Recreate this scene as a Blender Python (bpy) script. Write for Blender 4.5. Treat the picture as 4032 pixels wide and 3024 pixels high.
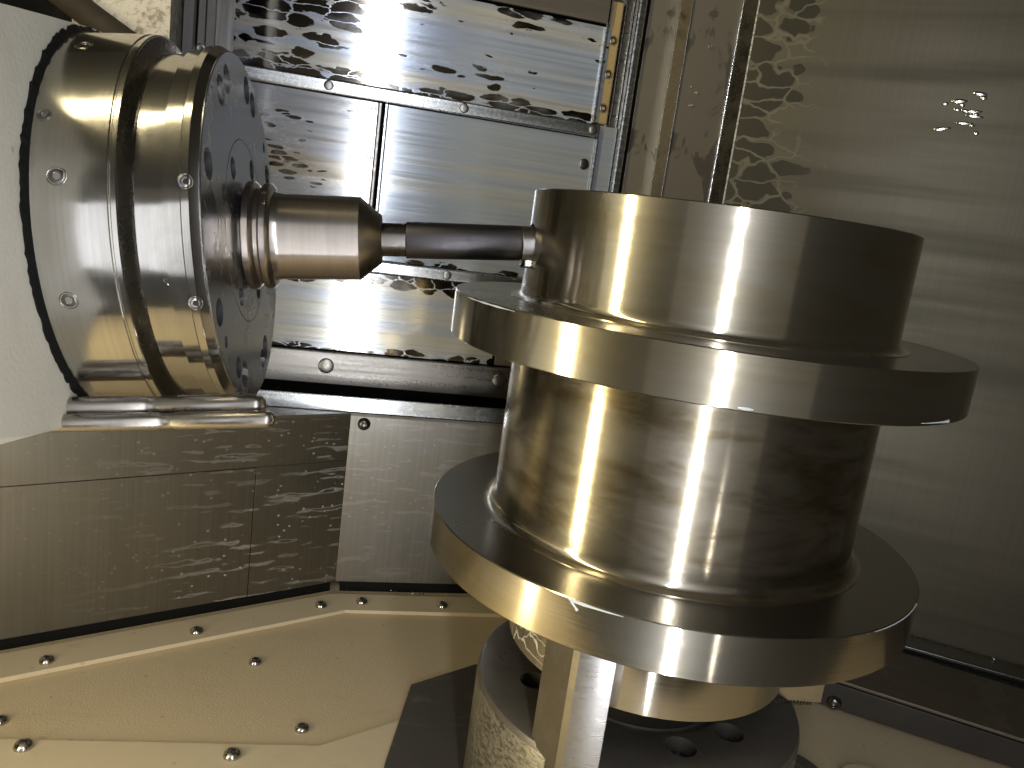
import bpy, bmesh, math, random
from mathutils import Vector, Matrix
R_ = math.radians
scene = bpy.context.scene
for o in list(bpy.data.objects):
    bpy.data.objects.remove(o)
COL = scene.collection

# ------------------------------------------------------------------ camera
cam_d = bpy.data.cameras.new("camera")
cam_d.sensor_width = 36.0
cam_d.lens = 3079.1 / 4032 * 36.0
cam_d.clip_start = 0.02
cam_d.clip_end = 100
cam = bpy.data.objects.new("camera", cam_d)
COL.objects.link(cam)
CX, CY, CZ = (Vector((0.9687, -0.2107, 0.1311)), Vector((0.0841, -0.2184, -0.9722)), Vector((0.2335, 0.9528, -0.1938)))
cam.matrix_world = Matrix((
    (CX[0], -CY[0], -CZ[0], -0.2953),
    (CX[1], -CY[1], -CZ[1], -0.5915),
    (CX[2], -CY[2], -CZ[2], 0.2996),
    (0, 0, 0, 1)))
scene.camera = cam

# ------------------------------------------------------------------ world: dim interior
world = bpy.data.worlds.new("World")
scene.world = world
world.use_nodes = True
bg = world.node_tree.nodes["Background"]
bg.inputs[0].default_value = (0.85, 0.76, 0.55, 1)
bg.inputs[1].default_value = 0.028

# ------------------------------------------------------------------ lamps of the machine cabin, shop light, added spindle light
def area(name, loc, target, sx, sy, watts, color, up='Y'):
    d = bpy.data.lights.new(name, 'AREA')
    d.shape = 'RECTANGLE'; d.size = sx; d.size_y = sy
    d.energy = watts; d.color = color
    o = bpy.data.objects.new(name, d)
    COL.objects.link(o)
    o.location = loc
    z = (Vector(loc) - Vector(target)).normalized()
    y = Vector((0, 0, 1)); x = y.cross(z).normalized(); y = z.cross(x)
    o.rotation_euler = Matrix((x, y, z)).transposed().to_euler()
    return o
# cool white tube behind the photographer, parallel to the workpiece axis
area("cool_tube_lamp", (-0.225, -0.82, 0.20), (-0.1, 0.3, 0.20), 0.034, 1.5, 8.5, (0.93, 0.95, 1.0))
# warm tube at the left of the cabin, parallel to the workpiece axis
area("warm_tube_lamp", (-0.78, -0.245, 0.50), (0.0, -0.05, 0.50), 0.085, 2.1, 12.0, (1.0, 0.87, 0.54))
# short weak lamp low in the door frame
area("small_lamp", (0.0, -0.82, -0.16), (0.0, 0.3, -0.16), 0.016, 0.26, 0.10, (1.0, 0.95, 0.88))
# unseen panel light added at the left, aimed at the spindle for its cool reflection
area("spindle_reflection_lamp", (-0.63, -0.55, 0.235), (-0.63 - 0.628, -0.55 + 0.778, 0.235), 0.34, 0.36, 0.85, (0.88, 0.91, 1.0))

# dim shop light through the whole door opening, behind the photographer
area("door_opening", (-0.33, -1.12, 0.25), (-0.33, 0.2, 0.25), 1.4, 1.1, 0.40, (1.0, 0.88, 0.66))

scene.render.engine = 'CYCLES'
vs = scene.view_settings
vs.view_transform = 'Standard'; vs.look = 'None'; vs.exposure = 0.0; vs.gamma = 1.0
vs.use_curve_mapping = False

# ------------------------------------------------------------------ node helpers
class NT:
    def __init__(self, name):
        m = bpy.data.materials.new(name); m.use_nodes = True
        self.m = m; self.t = m.node_tree; self.n = self.t.nodes; self.l = self.t.links
        self.b = self.n["Principled BSDF"]
        self.tc = self.n.new("ShaderNodeTexCoord")
    def link(self, a, b): self.l.new(a, b)
    def val(self, sock, v):
        if hasattr(v, 'is_output') or isinstance(v, bpy.types.NodeSocket): self.link(v, sock)
        else: sock.default_value = v
    def map(self, scale=(1, 1, 1), loc=(0, 0, 0), rot=(0, 0, 0), src=None):
        k = self.n.new("ShaderNodeMapping")
        k.inputs["Scale"].default_value = scale; k.inputs["Location"].default_value = loc; k.inputs["Rotation"].default_value = rot
        self.link(src or self.tc.outputs["Object"], k.inputs["Vector"]); return k.outputs[0]
    def noise(self, vec, scale=1, detail=3, rough=.5, dist=0):
        k = self.n.new("ShaderNodeTexNoise")
        k.inputs["Scale"].default_value = scale; k.inputs["Detail"].default_value = detail
        k.inputs["Roughness"].default_value = rough; k.inputs["Distortion"].default_value = dist
        self.link(vec, k.inputs["Vector"]); return k.outputs["Fac"]
    def noisec(self, vec, scale=1, detail=2):
        k = self.n.new("ShaderNodeTexNoise")
        k.inputs["Scale"].default_value = scale; k.inputs["Detail"].default_value = detail
        self.link(vec, k.inputs["Vector"]); return k.outputs["Color"]
    def voro(self, vec, scale=1, feature='F1', rnd=1):
        k = self.n.new("ShaderNodeTexVoronoi"); k.feature = feature
        k.inputs["Scale"].default_value = scale; k.inputs["Randomness"].default_value = rnd
        self.link(vec, k.inputs["Vector"]); return k.outputs["Distance"]
    def ramp(self, fac, a, b, lo=0., hi=1., smooth=True):
        k = self.n.new("ShaderNodeMapRange"); k.interpolation_type = 'SMOOTHSTEP' if smooth else 'LINEAR'
        k.inputs["From Min"].default_value = a; k.inputs["From Max"].default_value = b
        k.inputs["To Min"].default_value = lo; k.inputs["To Max"].default_value = hi
        self.link(fac, k.inputs["Value"]); return k.outputs[0]
    def math(self, op, a, b=0.):
        k = self.n.new("ShaderNodeMath"); k.operation = op
        self.val(k.inputs[0], a); self.val(k.inputs[1], b); return k.outputs[0]
    def mix(self, fac, a, b):
        k = self.n.new("ShaderNodeMix"); k.data_type = 'RGBA'
        self.val(k.inputs[0], fac)
        for s, v in ((k.inputs[6], a), (k.inputs[7], b)):
            if isinstance(v, bpy.types.NodeSocket): self.link(v, s)
            else: s.default_value = (*v, 1)
        return k.outputs[2]
    def mixf(self, fac, a, b):
        k = self.n.new("ShaderNodeMix"); k.data_type = 'FLOAT'
        self.val(k.inputs[0], fac); self.val(k.inputs[2], a); self.val(k.inputs[3], b); return k.outputs[0]
    def addv(self, a, b, s=1.0):
        k = self.n.new("ShaderNodeVectorMath"); k.operation = 'SCALE'; self.link(b, k.inputs[0]); k.inputs[3].default_value = s
        j = self.n.new("ShaderNodeVectorMath"); j.operation = 'ADD'; self.link(a, j.inputs[0]); self.link(k.outputs[0], j.inputs[1]); return j.outputs[0]
    def sep(self, v=None):
        k = self.n.new("ShaderNodeSeparateXYZ"); self.link(v or self.tc.outputs["Object"], k.inputs[0]); return k.outputs
    def bump(self, h, strength=.2, dist=.001, prev=None):
        k = self.n.new("ShaderNodeBump"); k.inputs["Strength"].default_value = strength; k.inputs["Distance"].default_value = dist
        self.link(h, k.inputs["Height"])
        if prev: self.link(prev, k.inputs["Normal"])
        return k.outputs[0]
    def set(self, **kw):
        names = dict(color="Base Color", metal="Metallic", rough="Roughness", normal="Normal", aniso="Anisotropic",
                     spec="Specular IOR Level", coat="Coat Weight", coatr="Coat Roughness", tangent="Tangent", rot="Anisotropic Rotation", alpha="Alpha", trans="Transmission Weight")
        for k, v in kw.items():
            s = self.b.inputs[names[k]]
            if isinstance(v, bpy.types.NodeSocket): self.link(v, s)
            elif k == 'color': s.default_value = (*v, 1)
            else: s.default_value = v
        return self.m

MAT = {}
def turned_metal(name, base, tint, rough, axis='Z', grain=500., aniso=.55, blot=.35, rvar=.08, blots=9., wide=0., wfac=.4):
    """metal turned on a lathe: fine rings round the axis, faint blotches of dried coolant"""
    t = NT(name)
    sc = [7, 7, 7]; sc['XYZ'.index(axis)] = grain
    g = t.noise(t.map(tuple(sc)), 1, 3, .6)
    s2 = [3, 3, 3]; s2['XYZ'.index(axis)] = grain * .14
    g2 = t.noise(t.map(tuple(s2)), 1, 2, .5)
    s3 = [blots, blots, blots]; s3['XYZ'.index(axis)] = blots * 3.6
    bl = t.ramp(t.noise(t.map(tuple(s3)), 1, 5, .62, .6), .42, .68)
    fine = t.noise(t.map((160, 160, 160)), 1, 4, .7)
    c = t.mix(t.math('MULTIPLY', bl, blot), base, tint)
    dark = tuple(v * .72 for v in base)
    c = t.mix(t.ramp(g, .3, .7, 0, .35), c, dark)
    r = t.math('ADD', t.ramp(g2, .3, .7, rough - rvar * .5, rough + rvar * .5), t.math('MULTIPLY', bl, .05 * blot))
    r = t.math('ADD', r, t.ramp(fine, .35, .7, 0, .02))
    n = t.bump(g, .05 if axis == 'Z' else .015, .0006)
    n = t.bump(fine, .03, .0004, n)
    tg = t.n.new("ShaderNodeTangent"); tg.direction_type = 'RADIAL'; tg.axis = axis
    MAT[name] = t.set(color=c, metal=1., rough=r, aniso=aniso, rot=.25, normal=n, tangent=tg.outputs[0])
    if wide:
        g2n = t.n.new("ShaderNodeBsdfPrincipled")
        t.link(c, g2n.inputs["Base Color"]); g2n.inputs["Metallic"].default_value = 1.
        g2n.inputs["Roughness"].default_value = wide; t.link(n, g2n.inputs["Normal"])
        mx = t.n.new("ShaderNodeMixShader"); mx.inputs[0].default_value = wfac
        t.link(t.b.outputs[0], mx.inputs[1]); t.link(g2n.outputs[0], mx.inputs[2])
        t.link(mx.outputs[0], t.n["Material Output"].inputs["Surface"])
    return MAT[name]

def plain_metal(name, base, rough, scale=(30, 30, 30), var=.25, bump=.03, metal=1., spec=.5):
    t = NT(name)
    g = t.noise(t.map(scale), 1, 4, .6)
    f = t.noise(t.map((220, 220, 220)), 1, 3, .7)
    c = t.mix(t.ramp(g, .3, .7, 0, var), base, tuple(v * .45 for v in base))
    r = t.math('ADD', t.ramp(g, .3, .7, rough * .8, rough * 1.25), t.ramp(f, .4, .7, 0, .06))
    MAT[name] = t.set(color=c, metal=metal, rough=r, normal=t.bump(f, bump, .0005), spec=spec)
    return MAT[name]

def paint(name, base, rough=.5, bumps=.25, bscale=420., dirt=.25, dirtc=(.12, .10, .07), dscale=0, dlo=.5, dhi=.78):
    t = NT(name)
    f = t.noise(t.map((bscale,) * 3), 1, 2, .55)
    d = t.noise(t.map((dscale,) * 3 if dscale else (11, 26, 20)), 1, 5, .65, .4)
    d2 = t.voro(t.addv(t.map((38,) * 3), t.noisec(t.map((9,) * 3)), 1.2), 1)
    sp = t.ramp(d2, .05, .10, 1, 0)
    c = t.mix(t.ramp(d, dlo, dhi, 0, dirt), base, dirtc)
    c = t.mix(t.math('MULTIPLY', sp, .35), c, dirtc)
    MAT[name] = t.set(color=c, rough=t.ramp(d, .3, .7, rough, rough * .75), normal=t.bump(f, bumps, .0012), spec=.4)
    return MAT[name]

def coolant_wall(name, edges, region=.5, cell=(16, 1, 30), film_a=(.58, .66, .82), film_b=(.76, .72, .60), seed=0., bare=(.17, .15, .125), brown=.0, streak=.6, left=0., t_soft=.07):
    """polished sheet with a milky film of coolant, drained away in rounded dark spots.
    edges: local z of horizontal seams along which the spots gather (z, width, weight)"""
    t = NT(name)
    p = t.map((1, 1, 1), (seed, 0, seed * .7))
    x, y, z = t.sep()
    warp = t.noisec(t.map((30, 30, 75), (seed, 0, 0)), 1, 4)
    pv = t.addv(t.map(cell, (seed * 3, 0, 0)), warp, 1.15)
    ed = t.voro(pv, 1, 'DISTANCE_TO_EDGE', 1)
    f1 = t.voro(pv, 1, 'F1', 1)
    reg = t.noise(t.map((6, 1, 13), (seed, 0, seed)), 1, 3, .55, .3)
    for ez, ew, wt in edges:
        k = t.math('ABSOLUTE', t.math('SUBTRACT', z, ez))
        reg = t.math('ADD', reg, t.ramp(k, 0, ew, wt, 0))
    if left: reg = t.math('ADD', reg, t.ramp(x, .0, .34, left, -.05))
    rmask = t.ramp(reg, region - .04, region + .10)
    rad = t.ramp(reg, region - .06, region + .22, -.06, .70, False)
    hole = t.math('MULTIPLY', t.ramp(t.math('SUBTRACT', rad, f1), .0, t_soft), t.ramp(ed, .02, .05))
    hole = t.math('MULTIPLY', hole, t.ramp(t.noise(t.map((14, 1, 30), (seed, 0, 9)), 1, 3), .30, .52, .45, 1.))
    st = t.noise(t.map((2.2, 1, 150), (seed, 0, 0)), 1, 4, .6)
    st2 = t.noise(t.map((1.1, 1, 34), (seed, 0, 2)), 1, 3, .5)
    film = t.mix(t.ramp(st2, .42, .62), film_a, film_b)
    film = t.mix(t.ramp(st, .35, .75, 0, streak), film, tuple(v * .55 for v in film_a))
    if brown:
        film = t.mix(t.math('MULTIPLY', t.ramp(t.noise(t.map((3, 1, 16), (seed, 0, 5)), 1, 3), .48, .66), brown), film, (.34, .25, .13))
    rim = t.math('MULTIPLY', rmask, t.math('MULTIPLY', t.ramp(ed, .0, .035, 1, 0), .5))
    film = t.mix(rim, film, (.75, .78, .82))
    c = t.mix(hole, film, bare)
    m = t.mixf(hole, .38, 1.)
    gr = t.noise(t.map((3, 1, 900), (seed, 0, 0)), 1, 2, .6)
    r = t.mixf(hole, t.ramp(st, .3, .7, .11, .18), .08)
    h = t.math('ADD', t.math('MULTIPLY', hole, -.5), t.math('MULTIPLY', gr, .5))
    MAT[name] = t.set(color=c, metal=m, rough=r, normal=t.bump(h, .12, .0004), spec=.7)
    return MAT[name]

def drip_wall(name, base, rough=.33, grain=(3, 3, 260), drips=.5, dripc=(.42, .41, .40), seed=0., dense=(6., 90.), metal=.85, corner=False):
    """dull brushed sheet with thin dried runs of coolant ending in small beads"""
    t = NT(name)
    g = t.noise(t.map((260, 260, 4) if grain == 'V' else grain, (seed, 0, 0)), 1, 3, .6)
    big = t.noise(t.map((5, 5, 8), (seed, 0, 0)), 1, 4, .55)
    c = t.mix(t.ramp(g, .3, .7, 0, .3), base, tuple(v * .6 for v in base))
    c = t.mix(t.ramp(big, .45, .7, 0, .3), c, (base[0] * .8, base[1] * .66, base[2] * .42))
    wv = t.noisec(t.map((28, 28, 28), (seed, 0, 0)), 1, 2)
    pv = t.addv(t.map((dense[0] * 3, 1, dense[1] * 1.7), (seed, 0, 0)), wv, 1.4)
    run = t.noise(pv, 1, 1, .4)
    m1 = t.math('MULTIPLY', t.math('MULTIPLY', t.ramp(run, .58, .66), t.ramp(run, .76, .68)), .6)
    reg = t.ramp(t.noise(t.map((5, 1, 7), (seed + 3, 0, 0)), 1, 2), .46 - .25 * drips, .66)
    if corner:
        xx = t.sep()[0]
        reg = t.math('MULTIPLY', t.math('ADD', reg, .25), t.ramp(xx, -.36, -.10))
    m1 = t.math('MULTIPLY', m1, reg)
    bead = t.ramp(t.voro(t.map((75, 75, 95), (seed, 0, 0)), 1), .09, .17, .9, 0)
    bead = t.math('MULTIPLY', bead, t.math('ADD', reg, .12))
    mk = t.math('MULTIPLY', t.math('MAXIMUM', m1, bead), drips)
    c = t.mix(mk, c, dripc)
    MAT[name] = t.set(color=c, metal=t.mixf(mk, metal, .1), rough=t.mixf(mk, t.ramp(big, .3, .7, rough, rough * 1.35), .3),
                      normal=t.bump(t.math('ADD', t.math('MULTIPLY', g, .25), mk), .10, .0008))
    return MAT[name]

# workpiece, tool, chuck
turned_metal("turned_steel", (.57, .53, .44), (.46, .39, .245), .12, 'Z', 620, .85, .6, .03, wide=.36, wfac=.2)
turned_metal("worn_turned_steel", (.53, .485, .395), (.23, .18, .10), .125, 'Z', 420, .8, 1., .03, 11., wide=.36, wfac=.24)
turned_metal("faced_steel", (.33, .315, .285), (.25, .225, .18), .24, 'Z', 40, .3, .3, .06)
turned_metal("spindle_steel", (.47, .455, .42), (.36, .33, .26), .12, 'X', 520, .7, .5, .03, wide=.36, wfac=.14)
turned_metal("holder_steel", (.40, .36, .325), (.34, .29, .22), .18, 'X', 700, .7, .2, .03, wide=.4, wfac=.4)
plain_metal("holder_nose", (.24, .215, .19), .3)
plain_metal("holder_dark", (.13, .12, .11), .25)
plain_metal("black_shank", (.085, .08, .085), .42, (8, 90, 90))
plain_metal("cutter_steel", (.20, .19, .185), .30)
plain_metal("insert_gold", (.62, .58, .50), .22)
plain_metal("groove_steel", (.20, .185, .16), .26)
plain_metal("chuck_face", (.155, .14, .12), .34, (22, 22, 22), .5, .04, .55)
plain_metal("bright_steel", (.62, .60, .57), .20, (60, 60, 60))
plain_metal("screw_steel", (.50, .48, .45), .20, (200, 200, 200))
plain_metal("dark_screw", (.20, .19, .18), .25, (200, 200, 200))
plain_metal("dull_bar", (.30, .285, .26), .30, (3, 30, 120), .35)
plain_metal("trim_steel", (.60, .62, .63), .22, (3, 30, 160), .35, .01)
plain_metal("chip_steel", (.75, .74, .70), .18)
plain_metal("rod_steel", (.40, .37, .33), .28, (10, 120, 120), .3)
plain_metal("jaw_side", (.31, .285, .235), .36, (40, 40, 40), .3)
plain_metal("black_gap", (.010, .010, .009), .6, (30, 30, 30), .2, .03, 0., .08)  # near-black stands in for shade in gaps and behind panels; also colours the seal
plain_metal("hole_black", (.02, .02, .02), .35, (60, 60, 60), .3, .05, .5)
paint("cream_paint", (.67, .64, .54), .55, .20, 300, .12)
paint("cream_plate", (.60, .49, .315), .6, .45, 560, .16, (.20, .16, .10))
paint("cream_strip", (.63, .53, .36), .55, .10, 500, .22, (.20, .17, .11))
paint("stone_block", (.48, .45, .39), .7, .9, 260, .75, (.16, .125, .085), 110, .47, .62)
paint("brass_strip", (.46, .34, .16), .5, .35, 300, .7, (.14, .09, .04))
plain_metal("plate_grey", (.17, .155, .135), .42, (12, 40, 12), .4, .05, .6)
plain_metal("pipe_brown", (.09, .072, .05), .4, (30, 30, 30), .4)
plain_metal("rib_grey", (.13, .125, .12), .4, (30, 30, 8), .5)
plain_metal("dark_rubber", (.035, .029, .021), .6, (30, 30, 30), .4, .05, 0., .15)
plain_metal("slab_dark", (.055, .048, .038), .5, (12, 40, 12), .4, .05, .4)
def swirl_plate():
    t = NT("octagon_plate")
    v = t.addv(t.map((10, 60, 10)), t.noisec(t.map((22,) * 3)), 1.5)
    a = t.noise(v, 1, 4, .6, .6)
    c = t.mix(t.ramp(a, .55, .72, 0, .6), (.11, .10, .09), (.28, .255, .22))
    MAT["octagon_plate"] = t.set(color=c, metal=.5, rough=t.ramp(a, .3, .7, .5, .35), normal=t.bump(a, .15, .0008))
swirl_plate()
def mottle():
    t = NT("mottled_chuck")
    v = t.addv(t.map((170, 170, 330), rot=(.5, .3, 0)), t.noisec(t.map((90,) * 3)), 1.4)
    a = t.noise(v, 1, 3, .5, .5)
    k = t.ramp(a, .36, .60)
    c = t.mix(k, (.15, .138, .11), (.225, .207, .165))
    MAT["mottled_chuck"] = t.set(color=c, metal=t.mixf(k, .8, .55), rough=t.mixf(k, .3, .42), normal=t.bump(k, .12, .0006))
mottle()
def wet_hub():
    t = NT("wet_steel")
    v = t.addv(t.map((30, 30, 55)), t.noisec(t.map((45,) * 3)), 1.3)
    d = t.voro(v, 1, 'DISTANCE_TO_EDGE')
    x, y, z = t.sep()
    side = t.ramp(x, -.082, -.098)
    k = t.math('MULTIPLY', t.ramp(d, .0, .05, 1, 0), side)
    g = t.noise(t.map((7, 7, 600)), 1, 3, .6)
    c = t.mix(k, (.52, .49, .43), (.72, .70, .62))
    tg = t.n.new("ShaderNodeTangent"); tg.direction_type = 'RADIAL'; tg.axis = 'Z'
    MAT["wet_steel"] = t.set(color=c, metal=t.mixf(k, 1, .2), rough=t.ramp(g, .3, .7, .10, .13), aniso=.8, rot=.25, tangent=tg.outputs[0], normal=t.bump(k, .25, .001))
wet_hub()
def milled():
    t = NT("milled_steel")
    w = t.n.new("ShaderNodeTexWave"); w.bands_direction = 'Z'; w.inputs["Scale"].default_value = 150; w.inputs["Distortion"].default_value = .8
    w.inputs["Detail"].default_value = 2
    t.link(t.map((1, 1, 1), rot=(0, .35, 0)), w.inputs["Vector"])
    f = t.noise(t.map((60, 60, 300)), 1, 3, .6)
    MAT["milled_steel"] = t.set(color=t.mix(f, (.42, .41, .40), (.28, .275, .27)), metal=1., rough=t.ramp(f, .3, .7, .26, .36), normal=t.bump(w.outputs["Fac"], .05, .0003))
milled()
def milky():
    t = NT("coolant_milk")
    MAT["coolant_milk"] = t.set(color=(.50, .53, .55), rough=.12, spec=.6)
milky()
def wet_face():
    t = NT("spindle_face")
    v = t.addv(t.map((10, 22, 22)), t.noisec(t.map((30,) * 3)), 1.0)
    a = t.noise(v, 1, 4, .6, .5)
    k = t.ramp(a, .54, .60)
    c = t.mix(k, (.28, .28, .29), (.42, .41, .38))
    MAT["spindle_face"] = t.set(color=c, metal=.9, rough=t.mixf(k, .20, .34), normal=t.bump(a, .12, .001))
wet_face()

coolant_wall("wall_upper", [(.0, .020, .36), (.128, .02, .12)], .47, (21, 1, 80), seed=1.3, left=.26, streak=.8)
coolant_wall("wall_brown", [], .50, (40, 1, 150), (.46, .48, .52), (.58, .53, .42), 4.1, brown=.6, left=.14)
coolant_wall("wall_blue", [(0., .018, .35)], .68, (34, 1, 60), (.52, .58, .67), (.60, .61, .58), 7.7, streak=.45)
coolant_wall("wall_low", [(.107, .028, .30), (.0, .018, .36)], .58, (34, 1, 66), (.54, .58, .64), (.68, .66, .57), 2.2)
coolant_wall("wall_top", [], .8, (12, 1, 30), (.20, .18, .16), (.24, .21, .17), 9.2)
drip_wall("wall_drip", (.19, .172, .132), .34, 'V', .85, seed=2., corner=True)
drip_wall("wall_drip_light", (.27, .255, .225), .34, 'V', .45, seed=6.)
drip_wall("wall_plain", (.22, .195, .14), .36, 'V', .30, seed=11.)
drip_wall("slab_brown", (.17, .14, .10), .45, (6, 60, 60), .35, (.30, .27, .22), seed=14., metal=.5)

def right_wall_mat():
    t = NT("wall_right")
    x, y, z = t.sep()
    g = t.noise(t.map((420, 1, 3)), 1, 3, .65)
    hz = t.noise(t.map((1.2, 1, 22)), 1, 4, .55, .2)
    c = t.mix(t.ramp(g, .3, .7, 0, .35), (.085, .074, .047), (.052, .046, .030))
    c = t.mix(t.ramp(hz, .45, .68, 0, .7), c, (.048, .044, .03))
    # drained cells near the left edge
    warp = t.noisec(t.map((30, 1, 30)), 1, 2)
    pv = t.addv(t.map((19, 1, 42)), warp, 1.0)
    ed = t.voro(pv, 1, 'DISTANCE_TO_EDGE'); f1 = t.voro(pv, 1, 'F1')
    reg = t.math('ADD', t.noise(t.map((7, 1, 13), (3, 0, 1)), 1, 2), t.ramp(x, .02, .19, .20, -.30))
    reg = t.math('ADD', reg, t.ramp(z, .30, .55, -.30, .04))
    hole = t.math('MULTIPLY', t.ramp(t.math('SUBTRACT', t.ramp(reg, .44, .66, -.06, .72, False), f1), .0, .05), t.ramp(ed, .03, .07))
    rim = t.math('MULTIPLY', t.ramp(reg, .48, .56), t.ramp(ed, .0, .06, 1, 0))
    c = t.mix(t.math('MULTIPLY', rim, .3), c, (.20, .19, .145))
    c = t.mix(hole, c, (.075, .068, .05))
    r = t.mixf(hole, t.ramp(hz, .3, .7, .40, .52), .22)
    MAT["wall_right"] = t.set(color=c, metal=.45, rough=r, normal=t.bump(t.math('ADD', g, t.math('MULTIPLY', hole, -1.5)), .06, .0006))
right_wall_mat()
def post_mat():
    t = NT("post_sheet")
    x, y, z = t.sep()
    a = t.noise(t.map((20, 20, 9)), 1, 3, .5, .8)
    k = t.ramp(a, .5, .55)
    c = t.mix(k, (.38, .34, .265), (.24, .21, .175))
    MAT["post_sheet"] = t.set(color=c, metal=.6, rough=t.mixf(k, .32, .16), normal=t.bump(a, .08, .001))
post_mat()

# ------------------------------------------------------------------ geometry helpers
def tag(o, label=None, cat=None, group=None, kind=None):
    if label: o["label"] = label
    if cat: o["category"] = cat
    if group: o["group"] = group
    if kind: o["kind"] = kind
    return o
def finish(name, bm, mat, parent=None, loc=None, rot=None, smooth=35, mw=None):
    me = bpy.data.meshes.new(name)
    bmesh.ops.recalc_face_normals(bm, faces=bm.faces)
    bm.to_mesh(me); bm.free()
    if smooth:
        for p in me.polygons: p.use_smooth = True
        me.set_sharp_from_angle(angle=R_(smooth))
    if mat: me.materials.append(MAT[mat])
    o = bpy.data.objects.new(name, me); COL.objects.link(o)
    if parent: o.parent = parent
    if loc is not None: o.location = loc
    if rot is not None: o.rotation_euler = rot
    if mw is not None: o.matrix_local = mw
    return o
def empty(name, loc=(0, 0, 0), mw=None, parent=None):
    o = bpy.data.objects.new(name, None); COL.objects.link(o); o.empty_display_size = .02
    o.location = loc
    if mw is not None: o.matrix_local = mw
    if parent: o.parent = parent
    return o
def lathe_bm(profile, n=128, axis='Z', bm=None, closed=True):
    """profile: list of (radius, along). closed: the profile loop is closed"""
    bm = bm or bmesh.new()
    rings = []
    for r, a in profile:
        ring = []
        for i in range(n):
            t = 2 * math.pi * i / n
            c, s = r * math.cos(t), r * math.sin(t)
            ring.append(bm.verts.new((c, s, a) if axis == 'Z' else (a, c, s)))
        rings.append(ring)
    m = len(rings)
    for k in range(m if closed else m - 1):
        A, B = rings[k], rings[(k + 1) % m]
        for i in range(n):
            j = (i + 1) % n
            try: bm.faces.new((A[i], A[j], B[j], B[i]))
            except ValueError: pass
    if not closed:
        for ring in (rings[0], rings[-1]):
            bm.faces.new(ring)
    return bm
def fillet(p0, p1, p2, r, k=5):
    """points rounding the corner p1 of a 2-D profile"""
    a = Vector(p0) - Vector(p1); b = Vector(p2) - Vector(p1); a.normalize(); b.normalize()
    P = Vector(p1); out = []
    A = P + a * r; B = P + b * r
    for i in range(k + 1):
        t = i / k
        out.append(tuple((1 - t) ** 2 * A + 2 * t * (1 - t) * P + t * t * B))
    return out
def box_bm(x0, x1, y0, y1, z0, z1, bev=0., bm=None):
    bm = bm or bmesh.new()
    vs_ = [bm.verts.new((x, y, z)) for x in (x0, x1) for y in (y0, y1) for z in (z0, z1)]
    fs = [(0, 1, 3, 2), (4, 6, 7, 5), (0, 4, 5, 1), (2, 3, 7, 6), (0, 2, 6, 4), (1, 5, 7, 3)]
    nf = [bm.faces.new([vs_[i] for i in f]) for f in fs]
    if bev:
        es = list({e for f in nf for e in f.edges})
        bmesh.ops.bevel(bm, geom=es, offset=bev, segments=2, affect='EDGES', profile=.5)
    return bm
def prism_bm(poly, z0, z1, bev=0., bm=None):
    bm = bm or bmesh.new()
    lo = [bm.verts.new((x, y, z0)) for x, y in poly]; hi = [bm.verts.new((x, y, z1)) for x, y in poly]
    n = len(poly)
    top = bm.faces.new(hi); bot = bm.faces.new(list(reversed(lo)))
    for i in range(n):
        j = (i + 1) % n
        bm.faces.new((lo[i], lo[j], hi[j], hi[i]))
    if bev:
        bmesh.ops.bevel(bm, geom=list(top.edges), offset=bev, segments=2, affect='EDGES', profile=.5)
    return bm
def frame(origin, xdir, zdir=(0, 0, 1)):
    """local x = xdir, local z = zdir, local y = z cross x"""
    x = Vector(xdir).normalized(); z = Vector(zdir).normalized(); y = z.cross(x).normalized(); z = x.cross(y)
    M = Matrix((x, y, z)).transposed().to_4x4(); M.translation = Vector(origin); return M
def cut(o, cutters):
    """subtract the cutter meshes from o and drop them"""
    for c in cutters:
        md = o.modifiers.new("cut", 'BOOLEAN'); md.operation = 'DIFFERENCE'; md.object = c; md.solver = 'EXACT'
    bpy.context.view_layer.update()
    dg = bpy.context.evaluated_depsgraph_get()
    me = bpy.data.meshes.new_from_object(o.evaluated_get(dg))
    o.modifiers.clear(); o.data = me
    for p in me.polygons: p.use_smooth = True
    me.set_sharp_from_angle(angle=R_(35))
    for c in cutters: bpy.data.objects.remove(c)
BUTTON = {}
def screw_mesh(kind, mat):
    """button: domed socket screw, flat: countersunk cross screw, cap: cap screw in a well. Axis local +z, unit radius"""
    key = (kind, mat)
    if key in BUTTON: return BUTTON[key]
    bm = bmesh.new()
    if kind == 'button':
        prof = [(1., -.15), (1., .08), (.93, .30), (.78, .50), (.58, .62), (.46, .66), (.40, .62), (.36, .18), (.05, .12)]
    elif kind == 'flat':
        prof = [(1., -.15), (1., .02), (.9, .06), (.45, .06), (.40, .04), (.34, -.1), (.05, -.12)]
    elif kind == 'cap':
        prof = [(1.12, -.10), (1.12, .02), (1.06, .05), (1.0, .02), (.98, -.12), (.86, -.12), (.86, .0), (.78, .05), (.50, .05), (.44, .0), (.40, -.25), (.05, -.28)]
    else:  # dome bolt
        prof = [(1., -.15), (1., .10), (.96, .16), (.85, .20), (.3, .22), (.05, .22)]
    lathe_bm(prof, 20, 'Z', bm, closed=False)
    me = bpy.data.meshes.new("screw")
    bmesh.ops.recalc_face_normals(bm, faces=bm.faces); bm.to_mesh(me); bm.free()
    for p in me.polygons: p.use_smooth = True
    me.set_sharp_from_angle(angle=R_(40))
    me.materials.append(MAT[mat]); BUTTON[key] = me; return me
def screw(parent, loc, normal, r, kind='button', mat='screw_steel', name='screw'):
    o = bpy.data.objects.new(name, screw_mesh(kind, mat)); COL.objects.link(o)
    o.parent = parent
    q = Vector(normal).to_track_quat('Z', 'Y')
    o.matrix_local = Matrix.Translation(loc) @ q.to_matrix().to_4x4() @ Matrix.Diagonal((r, r, r, 1))
    return o

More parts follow.
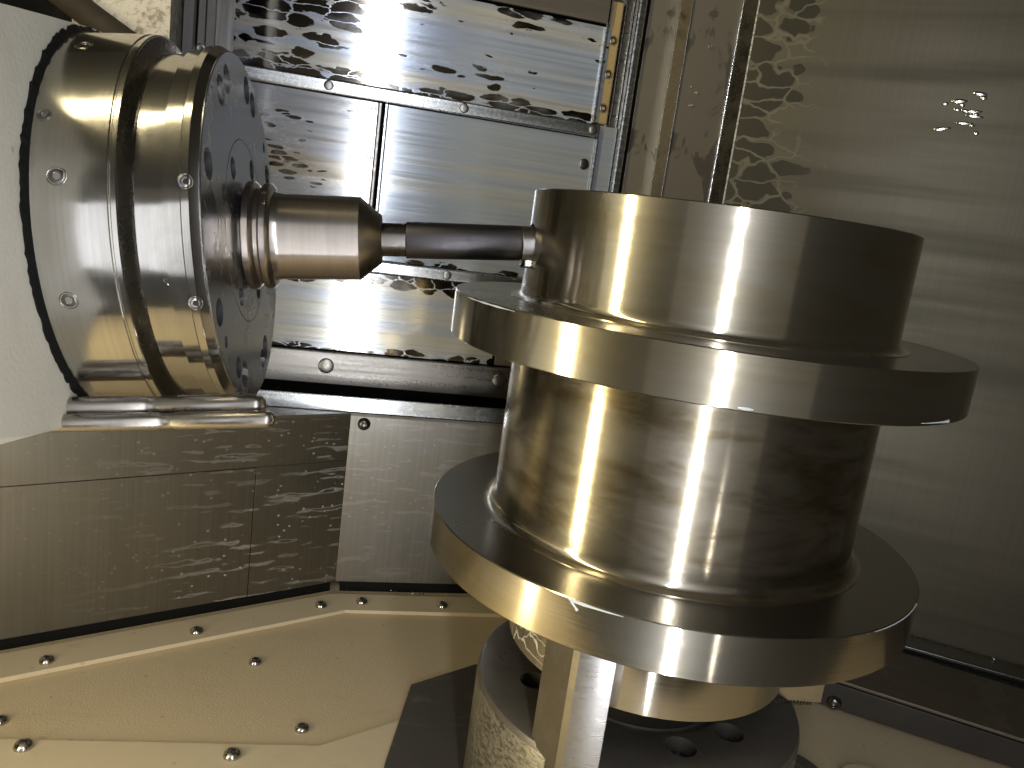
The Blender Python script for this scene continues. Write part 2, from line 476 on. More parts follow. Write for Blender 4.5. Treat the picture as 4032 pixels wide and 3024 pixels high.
# ================================================================== SETTING
ZF = -0.22
# ---- floor of the cabin (the painted headstock cover)
bm = prism_bm([(-1.2, -.45), (.75, -.45), (.75, .62), (-1.2, .62)], ZF - .03, ZF)
floor = tag(finish("floor", bm, "cream_plate", smooth=0), kind="structure")
# plates on it; parts of the floor
up_poly = [(-1.10, -.035), (-.62, .197), (-.243, .365), (.02, .358), (.02, .404), (-.262, .409), (-.62, .250), (-1.10, .035)]
strip_up = finish("edge_strip", prism_bm(up_poly, ZF + .0005, ZF + .006, .0012), "cream_strip", floor, smooth=0)
lo_poly = [(-1.10, .158), (-.554, .117), (-.269, .096), (-.19, .134), (-.12, .168), (-.05, .02), (-.05, -.40), (-1.10, -.40)]
strip_lo = finish("lower_cover", prism_bm(lo_poly, ZF + .0005, ZF + .0045, .0012), "cream_strip", floor, smooth=0)
for x, y in [(-.556, .242), (-.416, .305), (-.274, .373), (-.221, .385), (-.113, .378)]:
    screw(strip_up, (x, y, ZF + .0065), (0, 0, 1), .0076)
for x, y in [(-.344, .249), (-.287, .129), (-.566, .148)]:
    screw(floor, (x, y, ZF + .0007), (0, 0, 1), .0073)
for x, y in [(-.531, .105), (-.349, .086)]:
    screw(strip_lo, (x, y, ZF + .0052), (0, 0, 1), .0082)

# ---- lower wall and slanted wall at the left
YL = .424
A0 = Vector((-.257, YL, 0)); DL = Vector((-.9132, -.4076, 0))
lower_wall = tag(finish("lower_wall", box_bm(-.25, .262, YL + .004, YL + .03, ZF - .02, .030), "black_gap", smooth=0), kind="structure")
finish("panel", box_bm(-.257, .2645, YL, YL + .0035, ZF + .016, .035, .0006), "wall_drip_light", lower_wall, smooth=0)
screw(lower_wall, (-.239, YL - .0005, .022), (0, -1, 0), .0085, 'button', 'dark_screw')
ML = frame(A0, -DL)    # local x runs back towards the corner, local -y faces the cabin
slant = tag(finish("slanted_wall", box_bm(-.62, -.004, .006, .03, ZF - .02, .025), "black_gap", mw=ML, smooth=0), kind="structure")
finish("panel", box_bm(-.62, -.0002, 0, .0035, -.0297, .032, .0003), "wall_drip", slant, smooth=0)
finish("panel", box_bm(-.1200, -.0002, 0, .0035, ZF + .016, -.0301, .0003), "wall_drip", slant, smooth=0)
finish("access_panel", box_bm(-.62, -.1208, .0003, .0040, ZF + .016, -.0306, .0005), "wall_drip", slant, smooth=0)
finish("latch", box_bm(-.398, -.392, -.002, .003, -.034, -.028, .0008), "screw_steel", slant, smooth=0)
# ledge on top of the lower wall
lp = [(-.62, .262), (-.257, YL - .002), (.263, YL - .002), (.263, .498), (-.62, .498)]
ledge = tag(finish("ledge", prism_bm(lp, .0325, .0362), "plate_grey", smooth=0), kind="structure")
finish("lip", box_bm(-.62, .262, .4250, .4285, .0364, .0565, .0008), "trim_steel", ledge, smooth=0)

# ---- back wall
YB = .5
back = tag(finish("back_wall", box_bm(-1.2, .30, YB + .03, YB + .05, -.25, 1.2), "black_gap", smooth=0), kind="structure")
def panel(name, x0, x1, z0, z1, mat, y=YB, th=.006, bev=.0008, parent=back):
    """sheet whose own origin is its lower left corner"""
    return finish(name, box_bm(0, x1 - x0, 0, th, 0, z1 - z0, bev), mat, parent, loc=(x0, y, z0), smooth=0)
panel("panel", -.455, .044, .4550, .582, "wall_upper")
panel("panel", -.60, .040, .5850, .90, "wall_top", y=YB - .006)
panel("panel", -.60, -.256, .2330, .4365, "wall_brown")
panel("panel", -.2435, .044, .2330, .4365, "wall_blue")
panel("panel", -.60, -.062, .1030, .2150, "wall_low")
panel("panel", -.058, .044, .1030, .2150, "wall_top")
# black sheet painted in for the dark recess left of the upper panel
panel("panel", -.60, -.457, .4550, .582, "black_gap", y=YB + .004)
ra = panel("rail", -.60, .047, .4375, .4545, "trim_steel", y=YB - .007, th=.009, bev=.002)
for x in (-.497, -.321, -.145, .037): screw(ra, (x + .60, -.0005, .0088), (0, -1, 0), .0062, 'dome', 'dull_bar')
rb = panel("rail", -.60, -.02, .2155, .2325, "trim_steel", y=YB - .006, th=.009, bev=.002)
for x in (-.497, -.320, -.142): screw(rb, (x + .60, -.0005, .0086), (0, -1, 0), .0062, 'dome', 'dull_bar')
panel("rail", -.2560, -.2515, .2330, .4365, "dull_bar", y=YB - .003, th=.008, bev=.001)
panel("rail", -.2480, -.2440, .2330, .4365, "trim_steel", y=YB - .004, th=.008, bev=.001)
for z in (.428, .366, .297): screw(back, (-.2615, YB - .0006, z), (0, -1, 0), .0042, 'flat', 'trim_steel')
screw(back, (.0325, YB - .0006, .400), (0, -1, 0), .0075, 'dome', 'dark_screw')
rc = panel("lower_bar", -.66, .10, .0565, .1015, "dull_bar", y=YB - .010, th=.012, bev=.0015)
for x in (-.540, -.294, -.050): screw(rc, (x + .66, -.0004, .026), (0, -1, 0), .0105, 'dome', 'dull_bar')
# channel with the brass strip
panel("channel_edge", .0440, .0475, .2330, .4365, "trim_steel", y=YB - .006, th=.012, bev=.001)
panel("channel_edge", .0345, .0385, .4560, .80, "trim_steel", y=YB - .006, th=.012, bev=.001)
br = panel("brass_strip", .0415, .0575, .4570, .617, "brass_strip", y=YB + .001, th=.006, bev=.002)
for z in (.567, .523, .478): screw(br, (.0075, -.0004, z - .457), (0, -1, 0), .0056, 'cap', 'dark_screw')
panel("channel_back", .0390, .0750, .2330, .90, "dull_bar", y=YB + .008, th=.006)
panel("channel_floor", .0485, .0745, .2330, .4550, "wall_blue", y=YB + .0015, th=.006)
panel("channel_edge", .0590, .0620, .4560, .90, "dark_screw", y=YB - .004, th=.012, bev=.001)
panel("post_edge", .0755, .0875, .2330, .90, "trim_steel", y=YB - .008, th=.022, bev=.003)

# ---- stepped vertical sheets between back wall and right wall
def sheet_run(name, pts, z0, z1, mats, label_kind="structure"):
    """vertical folded sheet along plan points; each fold is a face of its own material"""
    root = empty(name, (pts[0][0], pts[0][1], z0)); tag(root, kind=label_kind)
    for i in range(len(pts) - 1):
        a = Vector((*pts[i], 0)); b = Vector((*pts[i + 1], 0)); L = (b - a).length
        M = frame(a - Vector((pts[0][0], pts[0][1], 0)), b - a)
        finish("panel", box_bm(0, L, 0.0, .003, 0, z1 - z0, .0003), mats[i], root, mw=M, smooth=0)
    return root
step = sheet_run("post_wall", [(.0885, .520), (.0960, .505), (.1385, .505), (.1430, .4705), (.2140, .4705), (.2275, .4505)], -.2, .95,
                 ["black_gap", "post_sheet", "groove_steel", "post_sheet", "groove_steel"])
for x, y in ((.1398, .5035), (.2150, .4690)):
    finish("bright_edge", box_bm(-.0012, .0008, -.0012, .0012, 0, 1.15, .0005), "trim_steel", step, loc=(x - .0885, y - .520, 0), smooth=0)
for x, y in ((.1425, .4690),):
    finish("bright_edge", box_bm(-.0008, .0010, -.0012, .0012, 0, 1.15, .0004), "dull_bar", step, loc=(x - .0885, y - .520, 0), smooth=0)

# ---- right wall, coming towards the front at a slant
DR = Vector((.8261, -.5635, 0)); AR = Vector((.2275, .450, -.20))
MR = frame(AR, DR)
right = tag(finish("right_wall", box_bm(0, .74, 0, .01, 0, 1.2, .0006), "wall_right", mw=MR, smooth=0), kind="structure")
finish("bright_edge", box_bm(-.0010, .0020, -.0012, .0012, 0, 1.2, .0005), "trim_steel", right, smooth=0)
# base of the right wall: bar along the wall and the raised slab in front of it
slab = empty("base_slab", (.349, .137, ZF)); tag(slab, kind="structure")
MS = frame((0, 0, 0), (.8053, -.5928, 0))
Zt = -.18 - ZF
finish("top_plate", box_bm(-.30, .75, .003, .135, Zt - .004, Zt, .0008), "slab_brown", slab, mw=MS, smooth=0)
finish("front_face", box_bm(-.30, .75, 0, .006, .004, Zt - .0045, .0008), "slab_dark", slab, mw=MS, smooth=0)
screw(slab, MS @ Vector((-.0146, -.0005, .0075 + .004)), MS.to_3x3() @ Vector((0, -1, 0)), .0085, 'button', 'dark_screw')
MB = frame((.492 - .349, .2178 - .137, 0), DR)
finish("wall_bar", box_bm(-.32, .6, 0, .040, Zt - .01, Zt + .004, .0008), "dull_bar", slab, mw=MB, smooth=0)
finish("seam", box_bm(-.32, .6, -.0035, 0, Zt - .003, Zt + .0006), "black_gap", slab, mw=MB, smooth=0)

# ================================================================== CHUCK
chuck = tag(empty("chuck", (0, 0, ZF)), "dark round three-jaw chuck with mottled wet side gripping the flanged workpiece", "chuck")
ZC = -.0808 - ZF
prof = [(.0, ZC - .004), (.0695, ZC - .004), (.0700, ZC - .0015), (.0705, ZC - .0035), (.0775, ZC - .0035), (.0780, ZC - .0005), (.0790, ZC),
        (.1385, ZC), (.1412, ZC - .0012), (.1425, ZC - .004), (.1425, .002), (.0, .002)]
body = finish("body", lathe_bm([(max(r, .0005), z) for r, z in prof], 160, 'Z'), "chuck_face", chuck)
def cyl_cut(x, y, z, r, d, axis=(0, 0, 1), parent=None):
    bm = bmesh.new(); bmesh.ops.create_cone(bm, cap_ends=True, segments=40, radius1=r, radius2=r, depth=d)
    o = finish("cutter", bm, "hole_black", parent, smooth=0)
    q = Vector(axis).to_track_quat('Z', 'Y')
    o.matrix_local = Matrix.Translation((x, y, z)) @ q.to_matrix().to_4x4()
    return o
hl = [(-.096, -.003), (.002, -.094), (.052, -.078), (.10, .02), (.03, .10), (-.05, .09)]
cut(body, [cyl_cut(x, y, ZC, .0125, .05, parent=chuck) for x, y in hl])
bl = len(body.data.materials)
for x, y in hl:
    finish("bolt_head", lathe_bm([(.0110, ZC - .024), (.0110, ZC - .0125), (.0100, ZC - .0115), (.0062, ZC - .0115), (.0056, ZC - .012), (.0054, ZC - .018), (.0005, ZC - .018)], 24, 'Z', closed=False), "hole_black", chuck, loc=(x, y, 0))
finish("side_band", lathe_bm([(.1427, ZC - .0065), (.1432, ZC - .0075), (.1432, .004), (.1427, .003)], 160, 'Z'), "mottled_chuck", chuck)
# jaws
def jaw(poly, z0, z1, mats):
    j = finish("jaw", prism_bm(poly, z0, z1, .0006), mats[0], chuck, smooth=13)
    return j
arc = []
a0, a1 = Vector((-.1035, -.1165)), Vector((-.0795, -.1262))
for i in range(9):
    t = i / 8; P = a0.lerp(a1, t); nrm = Vector((-.36, -.93)).normalized()
    arc.append(tuple(P + nrm * (.00075 * (1 - (2 * t - 1) ** 2))))
j1 = jaw([(-.116, -.077), (-.107, -.112)] + arc + [(-.068, -.0995), (-.082, -.0885), (-.098, -.0705)], ZC - .004, .0385 - ZF, ["jaw_side"])
j1.data.materials.append(MAT["milled_steel"])
for p in j1.data.polygons:
    c = p.center
    if abs(p.normal.z) < .3 and p.normal.y < -.55 and c.x > -.1037: p.material_index = 1
tag(j1, "front jaw with a bright machined outer face")
finish("base_jaw", prism_bm([(-.111, -.084), (-.104, -.110), (-.080, -.121), (-.072, -.100), (-.092, -.080)], ZC - .03, ZC - .0045), "jaw_side", chuck, smooth=0)
jaw([(.116, -.037), (.163, -.041), (.166, -.038), (.166, .030), (.163, .033), (.116, .037), (.120, 0)], ZC + .001, .0385 - ZF, ["bright_steel"])
teeth = bmesh.new()
for i in range(12): box_bm(.118 + i * .0032, .1198 + i * .0032, -.0405, -.036, ZC - .002, ZC + .0012, 0, teeth)
tag(finish("serration", teeth, "jaw_side", chuck, smooth=0), kind="stuff")
jaw([(-.037, .116), (-.041, .163), (.03, .163), (.033, .116), (0, .12)], ZC + .001, .0385 - ZF, ["bright_steel"])

# plate around the chuck
plate_poly = [(-.172, .193), (-.088, .236), (.10, .236), (.19, .19), (.19, -.19), (-.11, -.24), (-.215, -.15), (-.225, -.02)]
gp = [(-.172, .193), (-.093, .233), (.02, .255), (.10, .19), (.10, -.20), (-.15, -.25), (-.26, -.15), (-.207, .069)]
guard = tag(finish("guard_plate", prism_bm(gp, ZF + .0052, ZF + .0085, .0008), "octagon_plate", smooth=0),
            "dark grey wet angular plate on the floor around the chuck", "plate")
guard.location.z = 0
# bosses on the floor at the right
for (x, y, r, lab) in ((.198, .030, .050, "round dark cap on the floor just right of the chuck"), (.290, .010, .034, "round hollow boss on the cream floor at the bottom right")):
    o = tag(finish("floor_cap", lathe_bm([(r * .55, .001), (r, .001), (r, .006), (r * .95, .008), (r * .62, .008), (r * .56, .004)], 48, 'Z'), "plate_grey" if r > .04 else "cream_plate", loc=(x, y, ZF)), lab, "cap")
    finish("center", lathe_bm([(r * .57, .0005), (r * .57, .0075 if r > .04 else .003), (.001, .0075 if r > .04 else .003), (.001, .0005)], 32, 'Z'), "plate_grey" if r > .04 else "hole_black", o)

# ================================================================== WORKPIECE
work = tag(empty("workpiece", (0, 0, -.0409)), "shiny turned steel shaft with two wide flanges standing in the chuck", "workpiece")
W0 = -.0409
zt, f1t, f1b, f2t, f2b, Rh, R1, Rb, R2, Rl = .3314, .2481, .2139, .0740, .0401, .1493, .2019, .1489, .2000, .1201
def wp(name, prof, mat, n=256):
    return finish(name, lathe_bm([(r, z - W0) for r, z in prof], n, 'Z'), mat, work, smooth=30)
c = .0007
wp("hub", [(.06, zt - .02), (.06, zt), (Rh - c, zt), (Rh, zt - c)] + fillet((Rh, zt), (Rh, f1t + .0004), (Rh + .03, f1t + .0004), .008, 7) + [(Rh + .0081, f1t - .002), (.06, f1t - .002)], "turned_steel")
wp("upper_flange", [(.05, f1t), (R1 - c, f1t), (R1, f1t - c), (R1, f1b + c), (R1 - c, f1b), (.05, f1b)], "turned_steel")
wp("barrel", [(.05, f1b + .002), (Rb, f1b + .002)] + fillet((Rb, f1b), (Rb, f2t + .0004), (Rb + .03, f2t + .0004), .009, 7) + [(Rb + .0091, f2t - .002), (.05, f2t - .002)], "worn_turned_steel")
wp("lower_flange", [(.05, f2t), (R2 - c, f2t), (R2, f2t - c), (R2, f2b + c), (R2 - c, f2b), (.05, f2b)], "turned_steel")
wp("spigot", [(.05, f2b + .002), (Rl, f2b + .002), (Rl, W0 + c), (Rl - c, W0), (.05, W0)], "wet_steel")
for o in work.children:
    if "flange" in o.name:
        o.data.materials.append(MAT["faced_steel"])
        for p in o.data.polygons:
            if abs(p.normal.z) > .9: p.material_index = 1

# ================================================================== SPINDLE
SX = Vector((1, -.0921, .1226)).normalized()
SO = Vector((0, -.0054, .3149))
SU = Vector((0, 0, 1)).cross(SX).normalized(); SW = SX.cross(SU)
SP = Matrix((SX, SU, SW)).transposed().to_4x4(); SP.translation = SO
def at_axis(a): return SP @ Matrix.Translation((a, 0, 0))
spin = empty("milling_spindle", mw=at_axis(-.458))
tag(spin, "big round steel milling spindle head with cream housing at the left", "spindle")
S0 = .458
def sp(name, prof, mat, n=192, closed=True, parent=spin):
    return finish(name, lathe_bm([(r, a + S0) for r, a in prof], n, 'X', closed=closed), mat, parent, smooth=30)
# housing: thick painted plate whose front the nose ring comes out of
hp = [(-.205, -.105), (-.147, -.112), (-.111, -.1175), (-.06, -.125), (.16, -.13), (.16, .150), (.081, .1425), (-.003, .1370), (-.081, .1280), (-.131, .1220), (-.205, .112)]
bmh = bmesh.new()
fr = [bmh.verts.new((0, u, w)) for u, w in hp]; bk = [bmh.verts.new((-.30, u, w)) for u, w in hp]
ff = bmh.faces.new(fr); bmh.faces.new(list(reversed(bk)))
for i in range(len(hp)):
    j = (i + 1) % len(hp); bmh.faces.new((fr[i], fr[j], bk[j], bk[i]))
bmesh.ops.bevel(bmh, geom=list(ff.edges), offset=.006, segments=4, affect='EDGES', profile=.5)
finish("housing", bmh, "cream_paint", spin, smooth=40)
# ragged black seal round the ring
random.seed(4)
bms = bmesh.new(); n = 260
ri = []; ro = []; rf = []
for i in range(n):
    t = 2 * math.pi * i / n; e = .1362 + random.uniform(-.0011, .0011)
    ro.append(bms.verts.new((.0012, e * math.cos(t), e * math.sin(t)))); ri.append(bms.verts.new((.0035, .1325 * math.cos(t), .1325 * math.sin(t)))); rf.append(bms.verts.new((.0, e * math.cos(t), e * math.sin(t))))
for i in range(n):
    j = (i + 1) % n; bms.faces.new((ro[i], ro[j], ri[j], ri[i])); bms.faces.new((rf[i], rf[j], ro[j], ro[i]))
finish("seal", bms, "black_gap", spin, smooth=0)
Rr, Rf_ = .1325, .1262
ring = sp("nose_ring", [(.05, -.457), (Rr, -.457), (Rr, -.4135), (Rr - .0008, -.4130), (Rr - .0008, -.4122), (.1322, -.4116), (.1322, -.4088), (.1316, -.4082), (.05, -.4082)], "spindle_steel")
sp("groove_ring", [(.05, -.4083), (.1312, -.4083), (.1200, -.4030), (.05, -.4030)], "groove_steel")
sp("front_ring", [(.05, -.4032), (.1203, -.4032), (.1208, -.4026), (.1208, -.3768), (.1212, -.3764), (.1262, -.3756), (.1270, -.3748), (.1270, -.3705), (.1264, -.3698), (.1242, -.3655), (.1240, -.3655), (.1240, -.386), (.05, -.386)], "spindle_steel")
face = sp("face_plate", [(.022, -.385), (.1238, -.385), (.1238, -.3648), (.1232, -.3643), (.0665, -.3643), (.0660, -.3650), (.0654, -.3643), (.022, -.3643)], "spindle_face")
fh = [(-.054, .092, .010), (-.034, .102, .0095), (.030, .104, .010), (.050, .096, .0095), (-.099, .043, .0098), (.096, .045, .009), (.088, .067, .0042), (-.096, -.048, .0092), (-.084, -.069, .0042),
      (-.053, -.092, .0078), (-.035, -.100, .0098), (.047, -.094, .0098), (.033, -.101, .0078), (-.032, .044, .0078), (.032, .046, .0078), (-.030, -.044, .0078), (.032, -.045, .0078), (.104, -.02, .009)]
cut(face, [cyl_cut(-.3643 + S0, u, w, r, .026, (1, 0, 0), spin) for u, w, r in fh])
for u, w, r in fh:
    finish("bolt_hole", lathe_bm([(r * .97, -.3800 + S0), (r * .97, -.3725 + S0), (r * .90, -.3715 + S0), (r * .55, -.3715 + S0), (r * .50, -.3722 + S0), (r * .48, -.3760 + S0), (.0004, -.3760 + S0)], 24, 'X', closed=False), "hole_black", spin, loc=(0, u, w))
def on_ring(a, ang, r): return (a + S0, r * math.cos(R_(ang)), r * math.sin(R_(ang)))
for a, ang, r, rr in ((-.440, 165.5, .1325, .0050), (-.441, -163.8, .1325, .0048), (-.449, 149.5, .1325, .0036), (-.441, 121., .1325, .0048)):
    screw(spin, on_ring(a, ang, r), (0, math.cos(R_(ang)), math.sin(R_(ang))), rr, 'cap', 'dark_screw')
for a, ang in ((-.3720, 165.6), (-.3720, -161.9)):
    screw(spin, on_ring(a, ang, .1270), (.25, math.cos(R_(ang)), math.sin(R_(ang))), .0040, 'cap', 'dark_screw')
# two round nozzle rods below the spindle
def rod(u, w, r, a0, a1):
    pr = [(.0005, a0), (r, a0)] + [(r, a1 - r)] + [(r * math.cos(t), a1 - r + r * math.sin(t)) for t in [R_(x) for x in (15, 30, 45, 60, 75, 85)]]
    mid = (a0 + a1) / 2 + .008
    pr = [(.0005, a0), (r, a0), (r, mid - .010), (r - .0006, mid - .009), (r - .0006, mid - .001), (r, mid), (r, a1 - r)] + pr[3:]
    finish("nozzle_rod", lathe_bm([(q, a + S0) for q, a in pr], 40, 'X', closed=False), "rod_steel", spin, loc=(0, u, w))
rod(-.100, -.1075, .0068, -.484, -.338)
rod(-.110, -.1150, .0057, -.470, -.331)

# ---- tool holder and cutter
TM = SP @ Matrix.Translation((-.3643, 0, -.0024)) @ Matrix.Rotation(.021, 4, 'Y')
hold = tag(empty("tool_holder", mw=TM), "brown steel cylindrical tool holder with grooved collar in the spindle nose", "tool holder")
T0 = .3643
def tl(name, prof, mat, parent=hold, n=96):
    return finish(name, lathe_bm([(r, a + T0) for r, a in prof], n, 'X'), mat, parent, smooth=28)
tl("taper", [(.02, -.372), (.0365, -.372), (.0365, -.3655), (.0300, -.3655), (.0300, -.3625), (.0340, -.3625), (.0340, -.3610), (.02, -.3610)], "holder_dark")
tl("collar", [(.02, -.3615), (.0385, -.3615), (.0395, -.3605), (.0395, -.3565), (.0375, -.3545), (.0350, -.3535), (.0350, -.3510), (.0375, -.3500), (.0385, -.3490), (.0385, -.3452), (.0375, -.3440), (.0345, -.3425), (.02, -.3425)], "holder_steel")
tl("body", [(.012, -.3430), (.0330, -.3430), (.0318, -.3395), (.0314, -.3370), (.0310, -.2810), (.012, -.2810)], "holder_steel")
tl("nose", [(.012, -.2815), (.0309, -.2810), (.0182, -.2655), (.0172, -.2650), (.012, -.2650)], "holder_nose")
cutter = tag(empty("milling_cutter", mw=TM @ Matrix.Translation((T0 - .2652, 0, 0))), "black slim milling cutter with its head sunk into the workpiece rim", "cutter")
K0 = .2652
def ct(name, prof, mat):
    return finish(name, lathe_bm([(r, a + K0) for r, a in prof], 64, 'X', closed=False), mat, cutter, smooth=28)
ct("shank", [(.001, -.268), (.0126, -.268), (.0126, -.2475), (.0123, -.2470), (.001, -.2470)], "holder_dark")
ct("neck", [(.001, -.2470), (.0136, -.2470), (.0139, -.2462), (.0134, -.1600), (.0128, -.1585), (.001, -.1585)], "black_shank")
head = ct("head", [(.001, -.1588), (.0150, -.1588), (.0152, -.1585), (.0152, -.1200), (.001, -.1200)], "cutter_steel")
head.location.z = -.0018
ins = finish("insert", box_bm(-.1570 + K0, -.1330 + K0, -.0128, .0035, -.0172, -.0120, .0006), "insert_gold", cutter, smooth=0)
finish("insert_seat", box_bm(-.1600 + K0, -.1340 + K0, -.0120, .0045, -.0182, -.0171, .0004), "hole_black", cutter, smooth=0)

# the pocket the cutter is milling into the rim of the hub
pk = TM @ Vector((T0 - .150, 0, -.0020))
pa = (TM.to_3x3() @ Vector((1, 0, 0))).normalized()
hub = [o for o in work.children if o.name.startswith("hub")][0]
cut(hub, [cyl_cut(pk.x, pk.y, pk.z - W0, .0172, .040, pa, work)])

# ================================================================== blocks behind the spindle
blk = tag(finish("machine_block", prism_bm([(-.520, .16), (-.4455, .16), (-.452, .36), (-.535, .36)], .0, .42, .002), "stone_block", loc=(0, 0, .3985), smooth=0),
          "speckled beige block behind the top of the spindle", "block")
cv = tag(empty("column_cover", (-.4445, .205, .40)), "dark grey ribbed cover right of the beige block", "cover")
for i, (x0, x1, y0) in enumerate(((0., .010, .0), (.0105, .018, .012), (.0185, .0275, .006))):
    finish("rib", box_bm(x0, x1, y0, y0 + .12, 0, .45, .001), "rib_grey", cv, smooth=0)
screw(cv, (.0143, .0115, .022), (0, -1, 0), .0042, 'flat', 'dark_screw'); screw(cv, (.0143, .0115, .072), (0, -1, 0), .0042, 'flat', 'dark_screw')
dk = tag(finish("dark_gap_sheet", box_bm(-.415, -.38, 0, .02, 0, .5), "black_gap", loc=(-.052, .40, .35), smooth=0), "black sheet standing in for the dark gap between ribbed cover and back wall", "cover")  # black sheet painted in for the dark gap, not a cover
pipe = tag(empty("fittings_hose", (-.52, .15, .42)), "dark hose standing in for the fittings beside the beige block", "pipe")  # dark hose added in place of the fittings here
def tube(name, pts, r, mat, parent, n=14):
    bm = bmesh.new(); prev = None
    pts = [Vector(p) for p in pts]
    for i, p in enumerate(pts):
        d = (pts[min(i + 1, len(pts) - 1)] - pts[max(i - 1, 0)]).normalized()
        a = d.cross(Vector((0, 1, .3))).normalized(); b = d.cross(a)
        ringv = [bm.verts.new(p + r * (math.cos(t) * a + math.sin(t) * b)) for t in [2 * math.pi * k / n for k in range(n)]]
        if prev:
            for k in range(n): bm.faces.new((prev[k], prev[(k + 1) % n], ringv[(k + 1) % n], ringv[k]))
        else: bm.faces.new(ringv)
        prev = ringv
    bm.faces.new(prev)
    return finish(name, bm, mat, parent)
tube("tube", [(-.12, 0, .08), (-.03, 0, .03), (.02, 0, .0), (.06, 0, -.022), (.09, 0, -.03)], .011, "dark_rubber", pipe)
#finish("coupling", lathe_bm([(.004, -.008), (.013, -.008), (.013, .006), (.011, .008), (.004, .008)], 24, 'X'), "holder_dark", pipe, loc=(.012, -.004, .003), rot=(0, R_(28), 0))

# ================================================================== chips and coolant
random.seed(11)
def chip_mesh(seed, size):
    rnd = random.Random(seed); bm = bmesh.new(); prev = None
    turns = rnd.uniform(.35, 1.1); nseg = 9; w = size * rnd.uniform(.18, .35)
    for i in range(nseg):
        t = i / (nseg - 1); a = t * turns * 2 * math.pi
        r = size * (.35 + .2 * t)
        c = Vector((r * math.cos(a) + t * size * .8, r * math.sin(a) * .6, r * math.sin(a)))
        o = Vector((rnd.uniform(-.1, .1) * w, w, rnd.uniform(-.2, .2) * w))
        q = [bm.verts.new(c), bm.verts.new(c + o), bm.verts.new(c + o + Vector((0, 0, size * .05))), bm.verts.new(c + Vector((0, 0, size * .05)))]
        if prev:
            for k in range(4): bm.faces.new((prev[k], prev[(k + 1) % 4], q[(k + 1) % 4], q[k]))
        else: bm.faces.new(q)
        prev = q
    bm.faces.new(prev)
    return bm
chips = [((.158, .4665, .520), .006, "curled bright chip stuck on the tall sheet right of the brass strip"),
         ((.167, .4665, .513), .008, "longest bright chip on the tall sheet right of the brass strip"),
         ((.163, .4665, .497), .005, "lowest bright chip cluster on the tall sheet above the workpiece"),
         ((.178, .4665, .575), .005, "small chip high on the tall sheet near the top edge"),
         ((.120, .5015, .560), .004, "tiny chip on the narrow brown sheet beside the brass strip")]
for i, (p, s, lab) in enumerate(chips):
    o = finish("metal_chip", chip_mesh(i + 3, s), "chip_steel", loc=p, rot=(random.uniform(-.5, .5), random.uniform(-3, 3), random.uniform(-.5, .5)), smooth=0)
    tag(o, lab, "metal chip", "metal chips stuck to the tall sheets")
P = SP @ Vector((-.388, .1212 * math.cos(R_(-169)), .1212 * math.sin(R_(-169))))
o = finish("metal_chip", chip_mesh(21, .008), "chip_steel", loc=P, rot=(.3, 2.2, .4), smooth=0)
tag(o, "thin bright hair of metal stuck on the front ring of the spindle", "metal chip")
# fine swarf lying in the dark gap and at the foot of the right wall
bm = bmesh.new(); rnd = random.Random(5)
def crumb(bm, p, s):
    vs4 = [bm.verts.new(Vector(p) + Vector((rnd.uniform(-1, 1), rnd.uniform(-1, 1), rnd.uniform(-.2, 1))) * s) for _ in range(4)]
    for f in ((0, 1, 2), (0, 2, 3), (0, 3, 1), (1, 3, 2)): bm.faces.new([vs4[k] for k in f])
for i in range(170): crumb(bm, (rnd.uniform(-.60, .02), rnd.uniform(.493, .518), .0385), rnd.uniform(.0008, .0024))
for i in range(60): crumb(bm, (rnd.uniform(-.30, -.02), rnd.uniform(.409, .420), ZF + .005), rnd.uniform(.0008, .002))
for i in range(130):
    q = Vector((.5197, .2511, 0)) + DR * rnd.uniform(-.12, .3) + Vector((-.5635, -.8261, 0)) * rnd.uniform(.001, .010)
    crumb(bm, (q.x, q.y, -.1755), rnd.uniform(.0008, .0022))
sw = finish("swarf", bm, "chip_steel", smooth=0); tag(sw, "fine metal crumbs lying in the gap under the back wall", "swarf", kind="stuff")

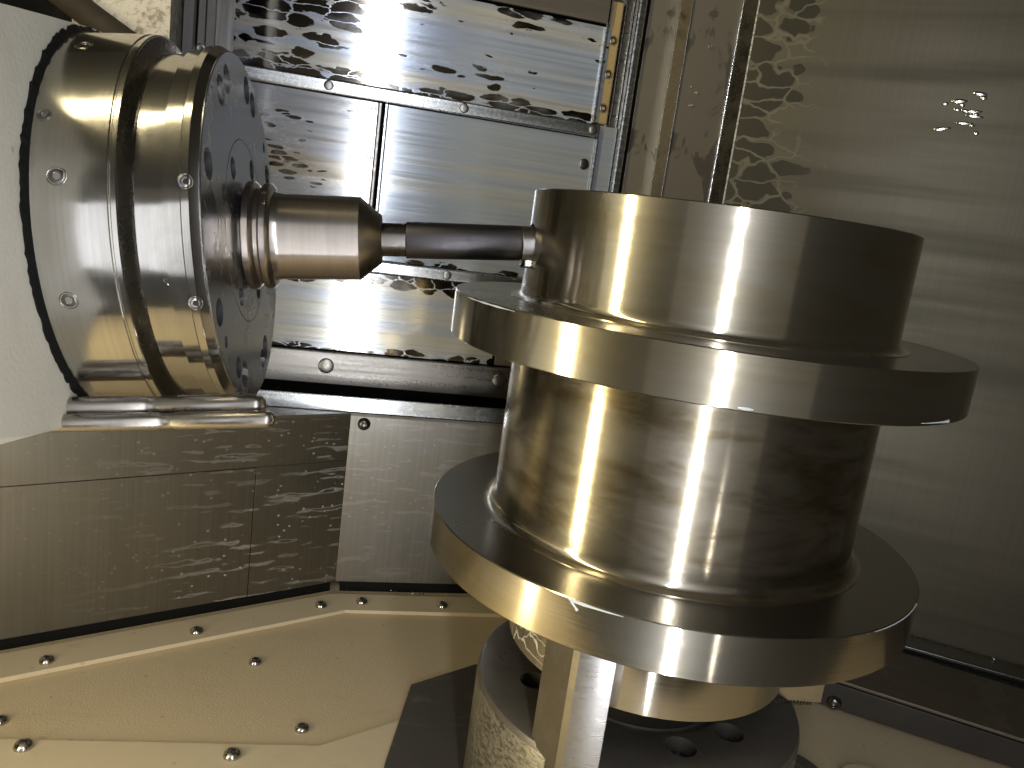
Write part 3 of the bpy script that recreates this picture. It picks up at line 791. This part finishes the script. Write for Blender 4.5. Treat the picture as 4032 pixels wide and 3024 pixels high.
def drop(name, pts, r, label, mat="coolant_milk"):
    """flattened bead of milky coolant along points (position, normal)"""
    bm = bmesh.new(); prev = None; n = 10
    for i, (p, nr, k) in enumerate(pts):
        p = Vector(p); nr = Vector(nr).normalized()
        d = (Vector(pts[min(i + 1, len(pts) - 1)][0]) - Vector(pts[max(i - 1, 0)][0])).normalized(); b = d.cross(nr)
        q = [bm.verts.new(p + r * k * (math.cos(t) * b + .35 * math.sin(t) * nr)) for t in [2 * math.pi * j / n for j in range(n)]]
        if prev:
            for j in range(n): bm.faces.new((prev[j], prev[(j + 1) % n], q[(j + 1) % n], q[j]))
        else: bm.faces.new(q)
        prev = q
    bm.faces.new(prev)
    return tag(finish(name, bm, mat, smooth=60), label, "coolant drop")
def rim(R, z, a0, a1, ks, dz=0.):
    out = []
    for i, k in enumerate(ks):
        a = R_(a0 + (a1 - a0) * i / (len(ks) - 1)); out.append(((R * math.cos(a), R * math.sin(a), z + dz * i), (math.cos(a), math.sin(a), 0), k))
    return out
drop("coolant_drop", rim(R2, f2t - .0015, -131, -120.5, (.5, 1.1, 1.3, .9, .7, .6, .4, .2)), .0009, "white smear of coolant on the upper edge of the lower flange, left of centre")
drop("coolant_drop", rim(R2, f2t - .002, -130.5, -129.0, (1., .9, .8, 1.3), -.0016), .0009, "white drip hanging from the smear on the lower flange edge")
drop("coolant_drop", rim(R2, f2t - .0012, -72, -48, (.1, .3, .5, .6, .7, .8, 1., 1.5)), .0009, "long thin bead of coolant at the right on the lower flange edge")
drop("coolant_drop", rim(R1, f1b + .002, -72, -62, (.2, .4, .6, 1.2)), .0010, "white bead at the lower edge of the upper flange, at the right")
drop("coolant_drop", rim(R1, f1b + .002, -108, -105.5, (.3, 1., .9, .3)), .0009, "small white bead at the lower edge of the upper flange, near the cool highlight")
drop("coolant_drop", rim(R1, f1t - .0012, -171, -152, (.2, .9, .5, 1.1, .7, 1., .4, .2)), .0007, "ragged white line of coolant on the upper flange edge below the cutter")

rnd = random.Random(3)
wet = empty("coolant_splash", AR + DR * .27 + Vector((0, 0, .71)))
tag(wet, "wet glistening splash of coolant on the upper right wall", "splash")
for i in range(16):
    bm = bmesh.new(); bmesh.ops.create_uvsphere(bm, u_segments=12, v_segments=8, radius=1.)
    bmesh.ops.scale(bm, vec=(rnd.uniform(.003, .011), .0011, rnd.uniform(.0015, .0028)), verts=bm.verts)
    q = DR * rnd.uniform(-.022, .022) + Vector((0, 0, rnd.uniform(-.024, .028)))
    o = finish("bead", bm, "chip_steel", wet, smooth=180)
    o.matrix_local = frame(q, DR) @ Matrix.Rotation(rnd.uniform(-.3, .3), 4, 'Y')
